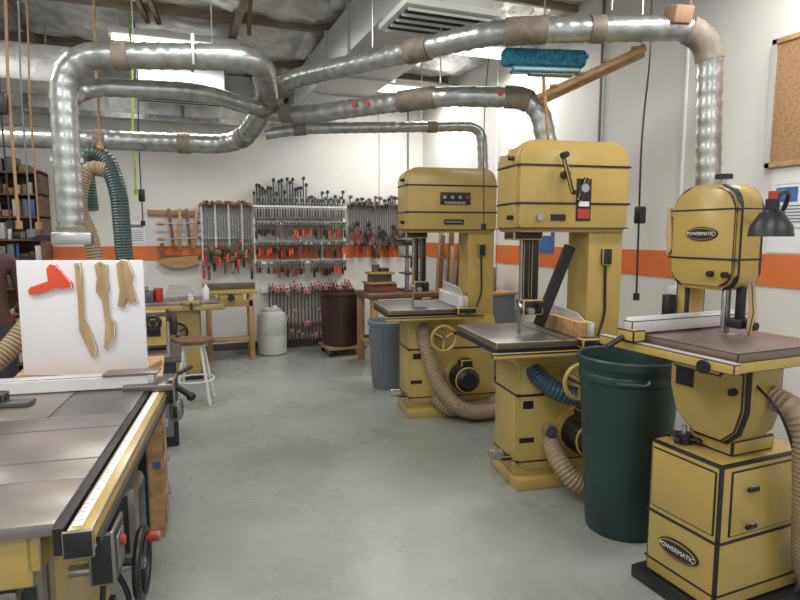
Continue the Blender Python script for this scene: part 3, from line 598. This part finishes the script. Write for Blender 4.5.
# ---------------------------------------------------------------- back-right bench
b=B('wooden_workbench',(2.60,6.95,0)); b.bx(-.45,.50,-.32,.34,.84,.90,WOODD,.005)
for x in (-.38,.42):
    for y in (-.26,.28): b.bx(x-.04,x+.04,y-.04,y+.04,0,.84,WOODV,.004)
b.bx(-.4,.45,-.25,.27,.25,.28,WOOD); b.bx(-.4,.45,-.29,-.26,.70,.82,WOODD,.004); b.bx(-.3,.1,-.2,.2,.28,.55,IROND,.01); b.done()
b=B('bench_drill_press',(2.78,6.95,.90)); b.bx(-.12,.12,-.16,.14,0,.03,IROND,.005); b.cyl((0,.08,.03),(0,.08,.62),.028,STEEL); b.bx(-.10,.10,-.16,.14,.42,.60,LGR,.03)
b.bx(-.12,.12,-.12,.06,.22,.24,IROND,.004); b.bx(-.03,.03,.0,.1,.2,.24,IROND); b.cyl((0,-.09,.30),(0,-.09,.42),.022,BLK); b.cyl((0,-.09,.26),(0,-.09,.3),.008,STEEL); b.bx(-.11,.11,-.18,.2,.60,.66,BLK,.02); b.cyl((0,.14,.42),(0,.14,.58),.06,BLK)
for k in range(3):
    a=k*2.09; b.cyl((.1,-.05,.48),(.14,-.05+.12*math.cos(a),.48+.12*math.sin(a)),.007,STEEL,n=6)
b.done()
b=B('small_parts_tray_stack',(2.40,6.98,.90)); b.bx(-.18,.18,-.12,.12,0,.10,WOODD,.004); b.bx(-.20,.16,-.14,.12,.10,.13,WOOD,.004); b.bx(-.14,.12,-.10,.10,.13,.22,IROND,.01); b.bx(-.17,.15,-.13,.11,.22,.25,YEL,.004); b.cyl((-.06,0,.25),(-.06,0,.34),.05,IROND); b.bx(.0,.1,-.06,.06,.25,.30,BLK,.01)
b.done()
b=B('lumber_stack',(3.4,7.1,0))
for k in range(9):
    y=-.45+k*.11; b.bx(-.02+k%3*.03,.01+k%3*.03,y,y+.09,0,random.uniform(1.3,1.9),WOODV if k%2 else WOODD,.003,rot=(0,3,0))
b.done()
b=B('tool_cabinet',(3.2,5.95,0)); b.bx(-.3,.3,-.35,.35,.05,.95,GRY,.01); b.bx(-.32,.32,-.37,.37,.95,.98,WOOD,.004)
for z in (.1,.38,.66): b.bx(-.312,-.298,-.32,.32,z,z+.25,GRY,.004); b.bx(-.33,-.312,-.1,.1,z+.18,z+.2,STEEL)
for x in (-.25,.25):
    for y in (-.3,.3): b.cyl((x,y,0),(x,y,.05),.025,BLK)
b.bx(-.1,.15,-.2,.1,.98,1.25,CARD,.005); b.done()
# ---------------------------------------------------------------- right wall items
b=B('cork_bulletin_board'); b.bx(XR-.02,XR-.002,1.9,2.76,2.05,2.82,CORK)
for a in ((1.88,2.78,2.80,2.83),(1.88,2.78,2.04,2.07)): b.bx(XR-.03,XR-.002,a[0],a[1],a[2],a[3],WOOD)
b.bx(XR-.03,XR-.002,2.75,2.78,2.04,2.83,ALU); b.bx(XR-.03,XR-.002,1.88,1.91,2.04,2.83,ALU); b.done()
b=B('safety_poster'); b.bx(XR-.006,XR-.001,2.35,2.74,1.66,2.03,PAPER); b.bx(XR-.008,XR-.006,2.38,2.71,1.93,2.0,WHT); b.bx(XR-.009,XR-.006,2.56,2.70,1.82,1.91,BLUE); b.bx(XR-.009,XR-.006,2.39,2.53,1.82,1.91,BLK)
for k in range(6): b.bx(XR-.008,XR-.006,2.4,2.7,1.69+k*.02,1.697+k*.02,GRY)
b.bx(XR-.006,XR-.001,2.35,2.74,1.5,1.64,PAPER)
b.done()
b=B('safety_poster'); b.bx(XR-.008,XR-.001,5.05,5.4,1.42,1.75,BLUE); b.bx(XR-.010,XR-.008,5.1,5.35,1.6,1.7,WHT); b.done()
b=B('electrical_conduit'); b.cyl((XR-.02,3.45,1.2),(XR-.02,3.45,3.85),.012,WHT,n=8); b.bx(XR-.05,XR-.001,3.40,3.50,1.1,1.22,WHT,.004); b.cyl((XR-.02,6.2,1.0),(XR-.02,6.2,3.85),.012,WHT,n=8); b.cyl((XR-.02,4.4,1.0),(XR-.02,4.4,3.85),.012,GRY,n=8); b.done()
b=B('electrical_conduit'); b.cyl((3.35,W-.02,.9),(3.35,W-.02,3.85),.012,GRY,n=8); b.cyl((2.9,W-.02,2.2),(2.9,W-.02,3.85),.01,WHT,n=8); b.done()
def cord(name,x,y,z0,m,plug=None,sway=.03,r=.007):
    b=B(name); b.tube([(x,y,3.85),(x+sway,y,(3.85+z0)/2+.3),(x-sway*.3,y+.01,(3.85+z0)/2-.2),(x,y,z0)],r,m,.3,.05,8)
    if plug is not None: b.bx(x-.03,x+.03,y-.03,y+.03,plug-.06,plug+.06,BLK,.01); 
    b.cyl((x,y,z0-.05),(x,y,z0),.022,m,n=10); b.done()
cord('hanging_power_cord',3.06,3.30,1.2,BLK,1.75)
cord('hanging_power_cord',2.32,4.20,1.7,BLK,None,.03,.004)
cord('hanging_power_cord',-.32,6.35,2.05,LIME,None,.02,.010)
cord('hanging_power_cord',-.28,6.5,1.75,BLK,2.0,.02,.006)
cord('hanging_power_cord',-.94,4.3,1.7,BLK,2.4,.03,.005)
cord('hanging_power_cord',-.90,4.32,1.7,CARD,None,.02,.009)
cord('hanging_power_cord',-.84,4.35,1.65,GRY,None,.02,.005)
cord('hanging_power_cord',-.86,4.7,1.7,CARD,None,.02,.006)
cord('hanging_power_cord',-.48,5.0,2.3,WOOD,None,.01,.009)
# shelf, broom brush
b=B('hanging_wooden_shelf_bracket'); b.beam((2.33,3.50,2.53),(2.86,3.10,2.80),.05,.04,WOOD,.004); b.beam((2.43,3.62,2.53),(2.96,3.22,2.80),.05,.03,WOOD,.004)
for t in (.15,.4,.65,.9):
    c=Vector((2.38,3.56,2.555)).lerp(Vector((2.91,3.16,2.825)),t); b.beam(c-Vector((.07,.09,0)),c+Vector((.07,.09,0)),.05,.015,WOOD)
b.cyl((2.86,3.14,2.81),(2.86,3.14,3.85),.006,STEEL,n=6); b.cyl((2.4,3.55,2.57),(2.4,3.55,3.85),.006,STEEL,n=6)
b.done()
b=B('push_broom',(2.30,3.40,2.70),-15); b.bx(-.28,.28,-.05,.05,.0,.11,BRUSH,.03,seg=3)
for k in range(60):
    x=-.28+k*.0095; b.cyl((x,-.04,.05),(x+random.uniform(-.01,.01),-.065,random.uniform(.02,.11)),.006,BRUSH,r2=.002,n=5)
b.bx(-.22,.24,-.04,.04,-.04,.0,LGR,.012); b.bx(-.1,.2,-.03,.03,-.055,-.04,WOOD,.004); b.cyl((.0,0,-.04),(.06,.02,-.52),.011,WOOD); b.done()
b=B('cardboard_patch',(2.94,2.94,2.95),-22,0,0); b.bx(-.06,.06,-.09,.05,-.05,.05,CARD,.01,rot=(15,0,10)); b.done()

# ---------------------------------------------------------------- person at left edge (back turned)
SHIRT=mat('maroon_shirt',(.085,.038,.035),.85,0,.15,10,.4,40); SKIN=mat('skin',(.55,.33,.24),.5,0,.04); PANT=mat('dark_trousers',(.03,.035,.05),.8,0,.2); HAIR=mat('hair',(.03,.02,.012),.7,0,.3,60); SHOE=mat('shoes',(.03,.025,.02),.6)
def person(loc,rz):
    V=[];E=[];R=[]
    def v(p,r,par=None):
        V.append(p); R.append(r if isinstance(r,tuple) else (r,r))
        if par is not None: E.append((par,len(V)-1))
        return len(V)-1
    pel=v((0,0,.98),(.165,.115)); wa=v((0,.0,1.12),(.15,.105),pel); ch=v((0,.0,1.30),(.18,.12),wa); up=v((0,.0,1.42),(.15,.10),ch); nk=v((0,.01,1.50),.058,up); n2=v((0,.02,1.56),.055,nk)
    hd=v((0,.03,1.64),(.078,.088),n2); h2=v((0,.035,1.72),(.072,.085),hd); v((0,.03,1.775),(.04,.05),h2)
    for s in (-1,1):
        sh=v((s*.19,0,1.42),.062,up); el=v((s*.25,.03,1.15),.045,sh); wr=v((s*.20,.26,1.05),.030,el); pa=v((s*.185,.33,1.04),(.036,.018),wr)
        for k,(dx,L) in enumerate(((-.03,.065),(-.01,.075),(.01,.072),(.03,.055))):
            f=v((s*.185+dx,.375,1.035),.010,pa); g=v((s*.185+dx*1.1,.375+L*.6,1.02),.009,f); v((s*.185+dx*1.1,.375+L,1.00),.007,g)
        t=v((s*.185-s*.045,.33,1.03),.011,pa); v((s*.185-s*.055,.365,1.01),.009,t)
        hp=v((s*.095,0,.90),.095,pel); kn=v((s*.11,.01,.50),.062,hp); an=v((s*.12,-.01,.10),.042,kn); v((s*.12,.06,.045),(.045,.04),an); v((s*.13,.16,.035),(.04,.03),len(V)-1)
    me=bpy.data.meshes.new('tmp'); me.from_pydata(V,E,[]); o=bpy.data.objects.new('tmp',me); S.collection.objects.link(o)
    sk=o.modifiers.new('s','SKIN'); 
    for i,r in enumerate(R): me.skin_vertices[0].data[i].radius=r
    me.skin_vertices[0].data[0].use_root=True
    ss=o.modifiers.new('ss','SUBSURF'); ss.levels=2; ss.render_levels=2
    bpy.context.view_layer.update(); dg=bpy.context.evaluated_depsgraph_get()
    m2=bpy.data.meshes.new_from_object(o.evaluated_get(dg)); bpy.data.objects.remove(o)
    m2.materials.clear()
    for m in (SHIRT,SKIN,PANT,HAIR,SHOE): m2.materials.append(m)
    for p in m2.polygons:
        c=p.center; p.use_smooth=True
        if c.z<.085: i=4
        elif c.z<1.0 and abs(c.y)<.2: i=2
        elif c.z>1.49: i=3 if (c.z>1.72 or c.y<.0 and c.z>1.58) else 1
        elif c.y>.20: i=1
        else: i=0
        p.material_index=i
    o=bpy.data.objects.new('person',m2); S.collection.objects.link(o); o.location=loc; o.rotation_euler=(0,0,math.radians(rz))
    b=B('face_features')
    for s in (-1,1):
        b.sph((s*.03,.112,1.665),.012,WHT); b.sph((s*.03,.121,1.665),.006,BLK); b.sph((s*.083,.03,1.655),.025,SKIN,(.4,.8,1.2))
    b.prism([(.105,1.67),(.145,1.63),(.11,1.62)],-.012,.012,SKIN,.003,'X'); b.sph((0,.11,1.598),.02,RED,(1.1,.4,.25))
    f=b.done(); f.parent=o
person((-1.23,4.75,0),15)

# ---------------------------------------------------------------- camera
cam=bpy.data.cameras.new('camera'); co=bpy.data.objects.new('camera',cam); S.collection.objects.link(co)
co.location=(0,0,1.62); co.rotation_euler=(math.radians(83.6),0,math.radians(-20.9)); cam.lens=26.55; cam.sensor_width=36; cam.clip_start=.05
S.camera=co
